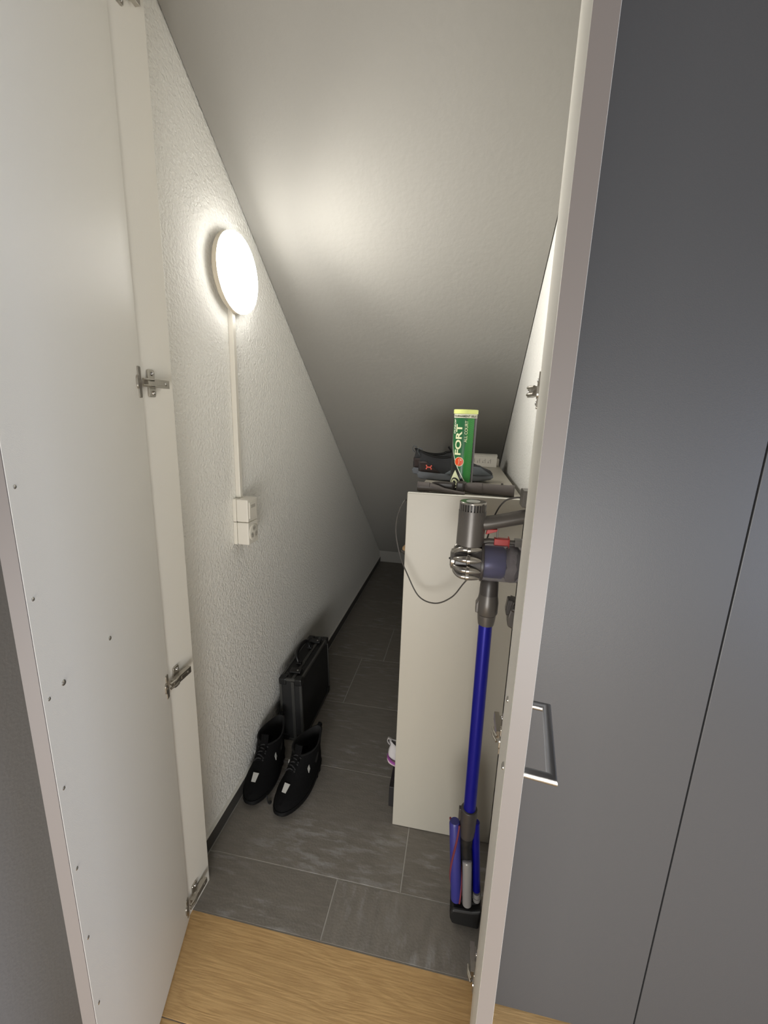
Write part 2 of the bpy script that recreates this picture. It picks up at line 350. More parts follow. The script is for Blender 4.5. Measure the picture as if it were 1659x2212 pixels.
def place_fix(d, s, width, th, screws, hinges, jamb_ang, hoff=0.034):
    G = Matrix.Scale(s, 4, Vector((0,1,0)))
    R = Matrix.Rotation(-PI/2, 4, 'X')
    for k, (a, z, r) in enumerate(screws):
        bm = screw_bm(r, r*0.55); bmesh.ops.transform(bm, matrix=G @ Matrix.Translation((a, 0, z)) @ R, verts=bm.verts)
        finish('screw', bm, M['screw'], d, smooth=True)
    for z in hinges:
        before = set(bpy.data.objects)
        h = hinge(d, None, 1, z, jamb_ang)
        if s < 0:
            for o in h.children:
                me = o.data; me.transform(G @ o.matrix_basis); me.flip_normals(); o.matrix_basis = Matrix.Identity(4)
    # D handle on the outer face, horizontal, 128 mm between centres
    bm = bmn(); zz = 1.0; r = 0.006; a, b = 0.230, 0.360; off = -th-hoff
    Q = [(a, -th, zz), (a, off, zz), (b, off, zz), (b, -th, zz)]
    n = 20; rings = []
    dirs = [Vector((0,-1,0)), Vector((1,0,0)), Vector((0,1,0))]
    norm = [Vector((0,1,0)), (Vector((0,1,0))+Vector((-1,0,0))), None, None]
    def ring(p, ex, ey): return [bm.verts.new(G @ (Vector(p)+ex*r*math.cos(2*PI*i/n)+ey*r*math.sin(2*PI*i/n))) for i in range(n)]
    ez = Vector((0,0,1))
    rings = [ring(Q[0], Vector((1,0,0)), ez), ring(Q[1], Vector((1,1,0)), ez), ring(Q[2], Vector((-1,1,0))*-1*-1, ez), ring(Q[3], Vector((-1,0,0)), ez)]
    for A, B in zip(rings, rings[1:]):
        for i in range(n): bm.faces.new([A[i], A[(i+1)%n], B[(i+1)%n], B[i]])
    bm.faces.new(rings[0]); bm.faces.new(rings[-1])
    finish('handle', bm, M['brushed'], d, smooth=True)
# left door (door_1): hinge at the left jamb, opened towards the viewer
d1, s1 = door_leaf('door_1', -0.6594, 0.799, (0.3, -0.954), (0.954, 0.3), 0.406, 0.021, 0.006, 2.30, False, 0)
rail = [0.409, 0.557, 0.70, 0.85, 1.0, 1.15, 1.30, 1.45, 1.60, 1.75, 1.90, 2.05, 0.26]
place_fix(d1, s1, 0.406, 0.021, [(0.393, z, 0.0028) for z in rail]+[(0.36, 1.003, 0.0045), (0.227, 1.0, 0.004)], [1.452, 0.749, 0.056, 2.135], (math.radians(17.5), 0.0056), 0.022)
# right door (door_2)
d2, s2 = door_leaf('door_2', 0.1235, 0.799, (-0.134, -0.991), (-0.991, 0.134), 0.406, 0.0195, 0.006, 2.30, True, 0)
place_fix(d2, s2, 0.406, 0.0195, [(0.233, 1.002, 0.0045), (0.357, 0.998, 0.0045)], [1.452, 0.749, 0.056, 2.135], (math.radians(7.7), 0.0095))
# closed fronts beside the opening
for i, (xa, xb) in enumerate([(0.150, 0.4822), (0.4852, 0.83), (0.833, 1.178), (1.181, 1.56), (1.563, 1.998)]):
    dd = struct(obox('door_%d' % (i+3), xa, xb, 0.788, 0.807, 0.004, 2.30, M['front'], bevel=0.001))
struct(obox('trim_3', 0.225, 2.0, 0.809, 0.83, -0.0015, 2.36, M['gap']))      # carcass edge behind the closed fronts
struct(obox('trim_4', -0.762, 2.0, 0.80, 0.828, 2.36, HZ, M['plaster_hall']))
struct(obox('trim_5', -0.762, XL+0.0002, 0.80, 0.83, 0.0, 2.36, M['lacquer']))

# ---------------------------------------------------------------- wall lamp, channel, switch and socket
lamp = empty('wall_lamp', (XL, 1.279, 1.800), (0, PI/2, 0), 'round white lit ceiling-style lamp mounted high on the left wall', 'lamp')
bm = bmn(); lathe(bm, [(0.086,0.0003),(0.086,0.010)], n=48); finish('mounting_base', bm, M['plastic_white'], lamp, smooth=True)
bm = bmn(); lathe(bm, [(0.096,0.0102),(0.105,0.0115),(0.110,0.016),(0.110,0.0295)], n=64); finish('rim', bm, M['plastic_cream'], lamp, smooth=True)
bm = bmn(); lathe(bm, [(0.1095,0.0297),(0.1095,0.036),(0.107,0.042),(0.100,0.0455),(0.085,0.047),(0.04,0.048),(0.001,0.048)], n=64); finish('diffuser', bm, M['diffuser'], lamp, smooth=True)
ll = bpy.data.lights.new('lamp_light', 'AREA'); ll.shape = 'DISK'; ll.size = 0.20; ll.energy = LAMP_WATTS; ll.color = (1.0, 0.965, 0.90); ll.spread = math.radians(LAMP_SPREAD)
lo = bpy.data.objects.new('lamp_light', ll); C.objects.link(lo); lo.parent = lamp; lo.location = (0, 0, 0.0495); lo.rotation_euler = (PI, 0, 0)
ch = tag(obox('cable_channel', XL+0.0002, XL+0.0165, 1.266, 1.282, 1.1202, 1.712, M['plastic_white'], bevel=0.0015), 'thin white vertical cable channel running from the lamp down to the switch', 'cable channel')
def wall_box(name, z0, z1, label, cat):
    t = empty(name, (XL, 1.275, z0), (0,0,0), label, cat); H = z1-z0
    bm = bmn(); box(bm, 0.0003, 0.012, -0.033, 0.033, 0, H); finish('back_plate', bm, M['plastic_white'], t, bevel=0.001)
    bm = bmn(); box(bm, 0.0125, 0.054, -0.033, 0.033, 0, H); finish('housing', bm, M['plastic_white'], t, bevel=0.004, seg=3)
    return t, H
sw, H = wall_box('light_switch', 1.044, 1.120, 'white surface-mounted switch box, upper of the two boxes below the channel', 'switch')
bm = bmn(); box(bm, 0.0535, 0.0560, -0.024, 0.024, 0.010, H-0.010); finish('rocker', bm, M['plastic_white'], sw, bevel=0.001)
bm = bmn(); box(bm, 0.0555, 0.0565, -0.016, 0.014, H-0.030, H-0.019); finish('label_window', bm, M['socket_hole'], sw, bevel=0.0003)
so, H = wall_box('wall_socket', 0.966, 1.0425, 'white surface-mounted triple power socket, lower of the two boxes', 'socket')
bm = bmn(); lathe(bm, [(0.028,0),(0.028,0.0030),(0.0265,0.0035)], Matrix.Translation((0.053,0,H/2)) @ Matrix.Rotation(PI/2,4,'Y'), n=40); finish('socket_insert', bm, M['plastic_white'], so, smooth=True)
for k in range(3):
    a = math.radians(90+120*k); bm = bmn()
    poly = []
    for q in range(20):
        t = 2*PI*q/20; lx, ly = 0.0145+0.0085*math.cos(t), 0.0098*math.sin(t); poly.append((lx*math.cos(a)-ly*math.sin(a), lx*math.sin(a)+ly*math.cos(a)))
    B = Matrix.Translation((0.0565,0,H/2)) @ Matrix(((0,0,1,0),(1,0,0,0),(0,1,0,0),(0,0,0,1)))
    prism(bm, poly, 0, 0.0004, B); soc = finish('socket_recess', bm, M['socket_hole'], so)
    bm = bmn()
    for e in (-0.0045, 0, 0.0045):
        lx, ly = (0.013 if e == 0 else 0.0155), e
        prism(bm, [(lx*math.cos(a)-ly*math.sin(a)+0.0014*math.cos(2*PI*q/8), lx*math.sin(a)+ly*math.cos(a)+0.0014*math.sin(2*PI*q/8)) for q in range(8)], 0.0005, 0.0007, B)
    finish('pin_hole', bm, M['dark_hole'], soc)

# ---------------------------------------------------------------- shoe cabinet
cab = empty('shoe_cabinet', (0.02, 1.75, 0), label='tall white open-sided shoe cabinet standing along the right wall', cat='cabinet')
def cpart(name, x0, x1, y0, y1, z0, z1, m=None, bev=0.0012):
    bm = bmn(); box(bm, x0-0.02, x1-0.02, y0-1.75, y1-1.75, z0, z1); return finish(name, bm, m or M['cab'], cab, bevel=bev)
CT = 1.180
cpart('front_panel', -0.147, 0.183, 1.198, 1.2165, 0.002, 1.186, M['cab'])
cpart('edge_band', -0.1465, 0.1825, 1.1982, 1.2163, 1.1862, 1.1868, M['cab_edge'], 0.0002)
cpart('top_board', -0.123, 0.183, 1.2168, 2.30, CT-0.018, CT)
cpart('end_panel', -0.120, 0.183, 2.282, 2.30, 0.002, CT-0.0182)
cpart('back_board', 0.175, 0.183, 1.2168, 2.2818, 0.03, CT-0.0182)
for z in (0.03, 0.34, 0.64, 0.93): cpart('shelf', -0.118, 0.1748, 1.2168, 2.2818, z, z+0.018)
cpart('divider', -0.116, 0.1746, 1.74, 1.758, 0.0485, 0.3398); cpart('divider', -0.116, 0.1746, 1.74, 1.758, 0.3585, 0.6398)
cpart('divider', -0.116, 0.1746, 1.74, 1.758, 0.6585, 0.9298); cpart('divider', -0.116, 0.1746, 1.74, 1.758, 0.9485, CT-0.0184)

# ---------------------------------------------------------------- shoes
def shoe(root, L, ups, sole_m, lower, upper_m, extra):
    """upper lofted from outline loops: local x heel->toe, y width, z up. lower: list of (x0,z0,x1,z1,w,dip)"""
    N = 40
    def loop(bm, x0, z0, x1, z1, wd, dip, sc=1.0):
        vs = []
        for i in range(N):
            t = 2*PI*i/N; c, s = math.cos(t), math.sin(t)
            u = (1-c)/2           # 0 toe .. 1 heel
            x = x1+(x0-x1)*u
            fw = 0.86+0.20*math.cos((u-0.28)*PI*1.35) if u > 0.0 else 1
            y = wd/2*(abs(s)**0.82)*(1 if s > 0 else -1)*fw
            z = z1+(z0-z1)*u-dip*abs(s)**2*(1.0 if 0.2 < u < 0.95 else 0.6)
            vs.append(bm.verts.new((x*L, y*L+0.012*L*math.sin(u*PI)*(-1), z*L)))
        return vs
    def skin(bm, loops, capb=False, capt=False):
        for a, b in zip(loops, loops[1:]):
            for i in range(N): bm.faces.new([a[i], a[(i+1)%N], b[(i+1)%N], b[i]])
        if capb: bm.faces.new(loops[0][::-1])
        if capt: bm.faces.new(loops[-1])
    bm = bmn(); skin(bm, [loop(bm, *l) for l in lower], True, True); finish('sole', bm, sole_m, root, smooth=True)
    bm = bmn(); lp = [loop(bm, *l) for l in ups]; skin(bm, lp, True, False); finish('upper', bm, upper_m, root, smooth=True)
    x0, z0, x1, z1, wd, dip = ups[-1]
    bm = bmn(); skin(bm, [loop(bm, x0, z0, x1, z1, wd, dip), loop(bm, x0-0.006, z0+0.012, x1+0.006, z1+0.012, wd+0.012, dip), loop(bm, x0+0.02, z0+0.018, x1-0.02, z1+0.014, wd-0.02, dip), loop(bm, x0+0.045, z0-0.02, x1-0.045, z1-0.03, wd-0.055, dip),
        loop(bm, x0+0.05, 0.14, x1-0.03, 0.14, wd-0.06, 0)], False, True)
    finish('collar', bm, extra['lining'], root, smooth=True)
    # tongue
    tx, tz = x1*L, z1*L
    bm = bmn(); pts = catmull([(tx+0.17*L, 0, tz-0.085*L), (tx+0.07*L, 0, tz-0.025*L), (tx-0.01*L, 0, tz+0.02*L), (tx-0.055*L, 0, tz+extra.get('tongue', 0.07)*L)], 5)
    tube(bm, pts, 0.052*L, n=12, flat=0.26, up=(1,0,1)); finish('tongue', bm, extra['tongue_m'], root, smooth=True)
    # laces
    for k in range(extra.get('laces', 5)):
        f = k/4; x = tx+(0.16-0.15*f)*L; z = tz-(0.078-0.075*f)*L
        bm = bmn(); sgn = 1 if k % 2 else -1
        tube(bm, catmull([(x-0.012*L*sgn, -0.062*L, z-0.02*L), (x, 0, z+0.022*L), (x+0.012*L*sgn, 0.062*L, z-0.02*L)], 6), 0.0028 if L > 0.2 else 0.002, n=8); finish('lace', bm, extra['lace_m'], root, smooth=True)
    # heel pull tab
    bm = bmn(); hx, hz = x0*L, z0*L
    tube(bm, catmull([(hx+0.004*L, 0, hz-0.05*L), (hx-0.030*L, 0, hz+0.0*L), (hx-0.018*L, 0, hz+0.045*L), (hx+0.03*L, 0, hz+0.03*L)], 5), 0.026*L, n=10, flat=0.22, up=(1,0,0)); finish('pull_tab', bm, extra['tab_m'], root, smooth=True)
low_ups = [(0.03,0.085,0.985,0.075,0.36,0),(0.005,0.12,0.985,0.12,0.37,0),(0.0,0.17,0.955,0.155,0.355,0),(0.005,0.22,0.86,0.19,0.31,0),(0.02,0.27,0.74,0.235,0.265,0.01),(0.03,0.32,0.63,0.29,0.235,0.03),(0.015,0.36,0.55,0.345,0.215,0.06)]
sole_low = [(0.03,0.0,0.90,0.02,0.31,0),(0.0,0.015,0.965,0.035,0.36,0),(-0.015,0.06,1.0,0.065,0.385,0),(0.01,0.10,0.995,0.095,0.375,0)]
def emblem(bm, s=1.0):    # two interlocked opposed arcs, flat strokes in the XZ plane
    for sg in (1, -1):
        pts = [(-0.0125, sg*0.0095), (-0.0085, sg*0.002), (0, sg*-0.0018), (0.0085, sg*0.002), (0.0125, sg*0.0095)]
        P = catmull([(a*s, 0, b*s) for a, b in pts], 5); n = len(P)
        tube(bm, P, 0.002, n=8, flat=0.2, up=(0,1,0), radii=[(0.0012+0.0018*abs(2*i/(n-1)-1)**1.2)*s for i in range(n)])
def runner(loc, rz, label):
    t = empty('running_shoe', loc, (0,0,rz), label, 'shoe', 'dark running shoes on the cabinet')
    shoe(t, 0.272, low_ups, M['mid_sole'], sole_low, M['knit'], dict(lining=M['lining'], tongue_m=M['lining'], lace_m=M['lace'], tab_m=M['slate_knit']))
    # heel clip and swoosh-shaped side overlay, vamp overlay in slate knit
    L = 0.272
    for sgn in (-1, 1):
        bm = bmn(); vs = []
        rows_ = []
        for j in range(5):
            zz = (0.105+0.033*j)*L; row = []
            for i in range(9):
                u = i/8; x = (0.006+(0.30-0.045*j)*u)*L; 
                wv = 0.5*L*(0.36-0.02*j*0.5)*(abs(math.sin(math.acos(max(-1,min(1,1-2*(1-u*0.30)))))) **0.82)*(0.86+0.20*math.cos((1-u*0.30-0.28)*PI*1.35))
                row.append(bm.verts.new((x-0.001, sgn*(wv+0.0022)-0.012*L*math.sin((1-u*0.3)*PI), zz)))
            rows_.append(row)
        for A, B in zip(rows_, rows_[1:]):
            for i in range(8): bm.faces.new([A[i], A[i+1], B[i+1], B[i]])
        o = finish('heel_clip', bm, M['heel_clip'], t, smooth=True)
        so_ = o.modifiers.new('solid', 'SOLIDIFY'); so_.thickness = 0.002
        if sgn < 0:
            bm = bmn(); emblem(bm, 0.80); finish('side_emblem', bm, M['coral'], t, smooth=True, mw=Matrix.Translation((0.155*L, -0.1655*L, 0.175*L)) @ Matrix.Rotation(math.radians(-13), 4, 'Z') @ Matrix.Rotation(math.radians(0), 4, 'X'))
        bm = bmn(); rows_ = []
        for j in range(6):
            f = j/5; row = []
            for i in range(7):
                u = i/6; x = (0.36+0.18*f+(0.98-0.36-0.18*f)*u-0.16*f*u)*L
                xu = x/L; ww = 0.1885*(1-max(0, (xu-0.62)/0.38)**2.4)**0.5 if xu < 1 else 0
                ww *= (1-0.30*f*f)
                row.append(bm.verts.new((x, sgn*ww*L*0.99-0.010*L, (0.10+0.125*f-0.02*f*u)*L)))
            rows_.append(row)
        for A, B in zip(rows_, rows_[1:]):
            for i in range(6): bm.faces.new([A[i], A[i+1], B[i+1], B[i]])
        o = finish('side_overlay', bm, M['slate_knit'], t, smooth=True); s_ = o.modifiers.new('solid', 'SOLIDIFY'); s_.thickness = 0.0016
    return t
runner((-0.155, 1.555, CT+0.0004), math.radians(0), 'dark grey running shoe with coral emblem, the nearer of the cabinet-top pair')
runner((-0.188, 1.672, CT+0.0004), math.radians(2), 'dark grey running shoe on the cabinet top, mostly hidden behind its pair')

boot_ups = [(0.03,0.09,0.985,0.08,0.385,0),(0.0,0.13,0.985,0.13,0.39,0),(-0.005,0.20,0.965,0.185,0.37,0),(0.0,0.26,0.88,0.235,0.33,0),(0.005,0.33,0.76,0.30,0.30,0.0),(0.0,0.42,0.66,0.38,0.30,0.005),(-0.01,0.50,0.59,0.48,0.315,0.01),(-0.02,0.58,0.56,0.57,0.325,0.015)]
sole_boot = [(0.02,0.0,0.92,0.015,0.34,0),(-0.01,0.02,0.975,0.035,0.38,0),(-0.02,0.07,1.01,0.08,0.405,0),(0.0,0.11,1.0,0.115,0.40,0)]
def boot(loc, rz, label, lean=0.0, tilt=0.0):
    t = empty('hiking_boot', loc, (lean,tilt,rz), label, 'boot', 'black boots by the left wall')
    shoe(t, 0.285, boot_ups, M['rubber_black'], sole_boot, M['fabric_black'], dict(lining=M['lining'], tongue_m=M['fabric_black'], lace_m=M['lace'], tab_m=M['fabric_black'], tongue=0.12, laces=5))
    L = 0.285
    for k in range(7):       # lugs round the sole rim
        x = (0.06+0.105*k)*L
        for sgn in (-1, 1):
            bm = bmn(); wv = 0.185*L*(1-abs((x/L-0.55)/0.62)**3)*(1 if x/L > 0.45 else 0.92)
            box(bm, x-0.0055, x+0.0055, sgn*(wv-0.006)-0.004-0.003, sgn*(wv-0.006)+0.004-0.003, 0.003, 0.022); finish('lug', bm, M['rubber_black'], t, bevel=0.0015, seg=1)
    # reflective patches: on the tongue top, and on the ankle
    bm = bmn(); prism(bm, [(-0.008,-0.015),(0.008,-0.015),(0.011,0.015),(-0.011,0.015)], 0, 0.002)
    finish('reflective_patch', bm, M['reflector'], t, mw=Matrix.Translation((0.803*L, -0.004, 0.285*L)) @ Matrix.Rotation(math.radians(32), 4, 'Y') @ Matrix.Rotation(math.radians(90), 4, 'Z'))
    for sgn in (-1, 1):
        bm = bmn(); prism(bm, [(-0.005,-0.013),(0.006,-0.004),(0.005,0.014),(-0.006,0.005)], 0, 0.002)
        finish('reflective_patch', bm, M['reflector'], t, mw=Matrix.Translation((0.50*L, sgn*0.147*L-0.003, 0.37*L)) @ Matrix.Rotation(sgn*math.radians(-78), 4, 'X'))
    return t
# toes point at the doorway
bl = boot((-0.663, 1.432, 0.0003), math.radians(-90), 'black hiking boot standing against the left wall, the left one of the pair')
br = boot((-0.490, 1.408, 0.0003), math.radians(-101), 'black hiking boot away from the wall, the right one of the pair')
bm = bmn(); tube(bm, catmull([(-0.618,1.196,0.020),(-0.610,1.186,0.006),(-0.601,1.180,0.0025),(-0.597,1.185,0.0025),(-0.601,1.192,0.0025),(-0.606,1.189,0.004)], 8), 0.0022, n=8)
lc = finish('trailing_lace', bm, M['lace'], None, smooth=True); tag(lc, 'loose black bootlace looped on the tile between the boots', 'lace')

# pale sneaker and other shoes poking out of the cabinet's open side
bx = tag(obox('shoe_box', -0.167, 0.165, 1.222, 1.62, 0.0484, 0.132, M['blackcard'], bevel=0.002), 'flat black box at the bottom of the white cabinet', 'box')
sn = empty('sneaker', (-0.191, 1.330, 0.1326), (0,0,0), 'pale pink and white sneaker with purple stripe, heel poking out of the cabinet', 'sneaker')
shoe(sn, 0.255, low_ups, M['sneak_pink'], sole_low, M['sneak_white'], dict(lining=M['sneak_white'], tongue_m=M['sneak_white'], lace_m=M['sneak_white'], tab_m=M['sneak_white']))
bm = bmn(); L = 0.255
tube(bm, catmull([(0.55*L,0.17*L,0.105*L),(0.30*L,0.15*L,0.110*L),(0.08*L,0.11*L,0.113*L),(0.004*L,0,0.115*L),(0.08*L,-0.125*L,0.113*L),(0.30*L,-0.165*L,0.110*L),(0.55*L,-0.19*L,0.105*L)], 6), 0.0045, n=8, flat=1.0); finish('sole_stripe', bm, M['sneak_purple'], sn, smooth=True)
tn = empty('loafer', (0.069, 1.335, 0.9484), (0,0,PI), 'tan leather shoe whose toe just shows beside the cabinet panel edge', 'shoe')
shoe(tn, 0.245, low_ups, M['vac_dark'], sole_low, M['tan'], dict(lining=M['lining'], tongue_m=M['tan'], lace_m=M['lace'], tab_m=M['tan']))

# ---------------------------------------------------------------- metal-edged case
cs = empty('briefcase', (-0.6365, 1.675, 0.0006), (0,math.radians(-2.0),0), 'black hard case with dark metal edges standing on its side by the left wall', 'case')
w2, l2, hh = 0.050, 0.185, 0.302
bm = bmn(); box(bm, -w2+0.003, w2-0.003, -l2+0.003, l2-0.003, 0.003, hh-0.003); finish('shell', bm, M['case_panel'], cs, bevel=0.002)
def rail_(x0,x1,y0,y1,z0,z1): 
    bm = bmn(); box(bm, x0,x1,y0,y1,z0,z1); finish('metal_edge', bm, M['case_alu'], cs, bevel=0.002)
e = 0.011
for x in (-w2, w2-e):
    rail_(x, x+e, -l2+0.012, l2-0.012, hh-e, hh); rail_(x, x+e, -l2+0.012, l2-0.012, 0.0, e)
for y in (-l2, l2-e):
    rail_(-w2+0.012, w2-0.012, y, y+e, hh-e, hh); rail_(-w2+0.012, w2-0.012, y, y+e, 0, e)
    rail_(-w2, -w2+e, y, y+e, 0.012, hh-0.012); rail_(w2-e, w2, y, y+e, 0.012, hh-0.012)
rail_(0.004, 0.018, -l2+0.004, l2-0.004, hh-0.003, hh+0.0012)
bm = bmn(); box(bm, 0.0045, 0.0175, -l2-0.0012, -l2+0.004, 0.012, hh-0.012); finish('closing_strip', bm, M['case_alu'], cs, bevel=0.0004)
for x in (-1, 1):
    for y in (-1, 1):
        for z in (0.0, hh):
            bm = bmn(); s = 0.018; zc_ = 0.015 if z == 0 else hh-0.015
            vs = box(bm, x*(w2-0.0155)-0.017, x*(w2-0.0155)+0.017, y*(l2-0.0155)-0.017, y*(l2-0.0155)+0.017, zc_-0.0155, zc_+0.0165); finish('corner_cap', bm, M['case_corner'], cs, bevel=0.006, seg=3)
for y in (-0.128, 0.128):
    bm = bmn(); box(bm, -0.020, 0.030, y-0.017, y+0.017, hh+0.0012, hh+0.010); lt = finish('latch', bm, M['case_corner'], cs, bevel=0.003)
    bm = bmn(); cyl(bm, (0.016, y-0.006, hh+0.0102), (0.016, y-0.006, hh+0.0125), 0.004, n=14); finish('latch_button', bm, M['screw'], lt)
bm = bmn(); pts = catmull([(-0.004,-0.068,hh+0.003),(-0.008,-0.070,hh+0.022),(-0.018,-0.055,hh+0.042),(-0.022,0,hh+0.048),(-0.018,0.055,hh+0.042),(-0.008,0.070,hh+0.022),(-0.004,0.068,hh+0.003)], 6)
tube(bm, pts, 0.0088, n=12, flat=0.7); hd = finish('handle', bm, M['case_corner'], cs, smooth=True)
bm = bmn(); tube(bm, [p+Vector((-0.0062,0,0.0035)) for p in pts[10:27]], 0.0035, n=8); finish('handle_insert', bm, M['case_alu'], hd, smooth=True)
for y in (-0.068, 0.068):
    bm = bmn(); box(bm, -0.014, 0.008, y-0.012, y+0.012, hh+0.0012, hh+0.010); finish('handle_mount', bm, M['case_corner'], cs, bevel=0.003)

# ---------------------------------------------------------------- things on the cabinet
# ball can with printed label
can = empty('ball_can', (0.0035, 1.345, CT+0.0004), (0,0,0), 'green tall tennis ball can with pale yellow lid standing on the cabinet', 'can')
CR, CHT = 0.0345, 0.247
bm = bmn(); lathe(bm, [(CR-0.003,0),(CR-0.0005,0.003),(CR-0.0005,CHT-0.004)], n=48, cap=True); finish('tube_body', bm, M['can_clear'], can, smooth=True)
bm = bmn(); lathe(bm, [(CR+0.0022,CHT-0.012),(CR+0.0022,CHT-0.001),(CR+0.001,CHT+0.0005),(CR-0.002,CHT+0.0005),(CR-0.004,CHT-0.002),(0.001,CHT-0.002)], n=48); finish('lid', bm, M['can_lid'], can, smooth=True)
def arc_patch(u0, u1, z0, z1, r, n=24, th=0.0003):
    bm = bmn(); rows_ = []
    for i in range(n+1):
        a = (u0+(u1-u0)*i/n)/CR-PI/2
        rows_.append([bm.verts.new((rr*math.cos(a), rr*math.sin(a), z)) for rr, z in ((r, z0), (r, z1), (r-th, z1), (r-th, z0))])
    for A, B in zip(rows_, rows_[1:]):
        for k in range(4): bm.faces.new([A[k], A[(k+1)%4], B[(k+1)%4], B[k]])
    bm.faces.new(rows_[0]); bm.faces.new(rows_[-1][::-1]); return bm
def wrap(bm, r):           # (x=u arc length, y=height, z=relief) -> cylinder facing -Y
    for k in range(-28, 29):
        g_ = bm.verts[:]+bm.edges[:]+bm.faces[:]
        bmesh.ops.bisect_plane(bm, geom=g_, plane_co=(k*0.002,0,0), plane_no=(1,0,0))
    for v in bm.verts:
        a = v.co.x/CR-PI/2; rr = r+v.co.z; z = v.co.y; v.co = Vector((rr*math.cos(a), rr*math.sin(a), z))
    return bm
def flat_poly(pts, th=0.0001):
    bm = bmn(); vs = [bm.verts.new((x, y, 0)) for x, y in pts]; f = bm.faces.new(vs); bmesh.ops.triangulate(bm, faces=[f]); return bm
ZT = 0.222
lab = finish('label', arc_patch(-0.075, 0.030, 0.012, ZT, CR+0.0002), M['can_green'], can, smooth=True)
def dec(name, bm, m, lvl): return finish(name, wrap(bm, CR+0.0003+0.00012*lvl), m, lab)
finish('label_band', arc_patch(-0.075, 0.075, ZT+0.0008, CHT-0.0125, CR+0.0002), M['can_white'], can, smooth=True)
finish('seam_strip', arc_patch(0.034, 0.060, 0.012, ZT, CR+0.0001), M['can_inner'], can, smooth=True)
dec('dark_field', flat_poly([(-0.048,0.012),(-0.048,ZT),(0.006,ZT),(0.006,0.15),(0.000,0.10),(0.008,0.03),(0.012,0.012)]), M['can_green2'], 0)
bm = bmn()
for k in range(34):
    z = 0.02+0.0058*k; vs = [bm.verts.new(p+(0,)) for p in ((0.0165,z),(0.028,z+0.006),(0.028,z+0.0072),(0.0165,z+0.0012))]; bm.faces.new(vs)
dec('pinstripes', bm, M['can_stripe'], 1)
# black swoosh with pale line
sw_ = [(-0.048,0.175),(-0.044,0.150),(-0.034,0.118),(-0.020,0.085),(-0.004,0.055),(0.012,0.028),(0.024,0.012)]
dec('black_field', flat_poly(sw_+[(-0.048,0.012)]), M['can_black'], 2)
bm = bmn()
for (a, b) in zip(sw_, sw_[1:]):
    vs = [bm.verts.new(p) for p in ((a[0],a[1]+0.002,0),(b[0],b[1]+0.002,0),(b[0]-0.0013,b[1]-0.0004,0),(a[0]-0.0013,a[1]-0.0004,0))]; bm.faces.new(vs)
dec('pale_line', bm, M['can_white'], 3)
tx = text_bm('FORT', 0.0318, bold=0.0009); bmesh.ops.transform(tx, matrix=Matrix.Translation((-0.0165,0.157,0)) @ Matrix.Rotation(PI/2,4,'Z') @ Matrix.Scale(1.17,4,(1,0,0)) @ Matrix.Scale(0.86,4,(0,1,0)), verts=tx.verts); dec('lettering', tx, M['can_text'], 4)
tx = text_bm('ALL COURT', 0.0125, bold=0.0001); bmesh.ops.transform(tx, matrix=Matrix.Translation((0.0045,0.183,0)) @ Matrix.Rotation(PI/2,4,'Z') @ Matrix.Scale(0.95,4,(1,0,0)), verts=tx.verts); dec('lettering', tx, M['can_text'], 4)
tx = text_bm('DUNLOP', 0.0105, shear=0.3, bold=0.0004); bmesh.ops.transform(tx, matrix=Matrix.Translation((-0.0345,0.196,0)) @ Matrix.Rotation(PI/2,4,'Z'), verts=tx.verts); dec('lettering', tx, M['can_white'], 4)
tx = text_bm('TOURNAMENT SELECT', 0.0085, bold=0.0003); bmesh.ops.transform(tx, matrix=Matrix.Translation((0.0,0.2275,0)) @ Matrix.Scale(0.98,4,(1,0,0)), verts=tx.verts); finish('band_lettering', wrap(tx, CR+0.0005), M['can_txt_dark'], can)
circ = lambda cx, cy, r, n=32: [(cx+r*math.cos(2*PI*i/n), cy+r*math.sin(2*PI*i/n)) for i in range(n)]
dec('ball_ring', flat_poly(circ(-0.011,0.092,0.0145)), M['can_text'], 4)
dec('ball_print', flat_poly(circ(-0.011,0.092,0.0130)), M['can_orange'], 5)
bm = bmn(); P = catmull([(-0.006,0.1035,0),(-0.0115,0.099,0),(-0.0105,0.092,0),(-0.0115,0.086,0),(-0.0145,0.0805,0)], 6)
for a, b in zip(P, P[1:]):
    vs = [bm.verts.new(v) for v in (a+Vector((-0.0006,0,0)), a+Vector((0.0006,0,0)), b+Vector((0.0006,0,0)), b+Vector((-0.0006,0,0)))]; bm.faces.new(vs)
dec('ball_seam', bm, M['can_text'], 6); dec('ball_highlight', flat_poly(circ(-0.0055,0.0975,0.0020,10)), M['can_white'], 6)
drop = [(-0.021,0.066)]+[(-0.021+0.0185*math.cos(math.radians(t)), 0.028+0.0175*math.sin(math.radians(t))) for t in range(20,-201,-12)]
dec('teardrop', flat_poly(drop), M['can_text'], 4)
dec('teardrop_disc', flat_poly(circ(-0.021,0.028,0.0145)), M['can_black'], 5)
tx = text_bm('D', 0.027, shear=0.0, bold=0.0012); bmesh.ops.transform(tx, matrix=Matrix.Translation((-0.021,0.028,0)) @ Matrix.Rotation(PI/2,4,'Z'), verts=tx.verts); dec('disc_letter', tx, M['can_text'], 6)
for k in range(3):
    bm = bmn(); bmesh.ops.create_icosphere(bm, subdivisions=3, radius=0.0322); finish('ball', bm, M['tennis'], can, smooth=True, loc=(0,0,0.036+0.066*k))

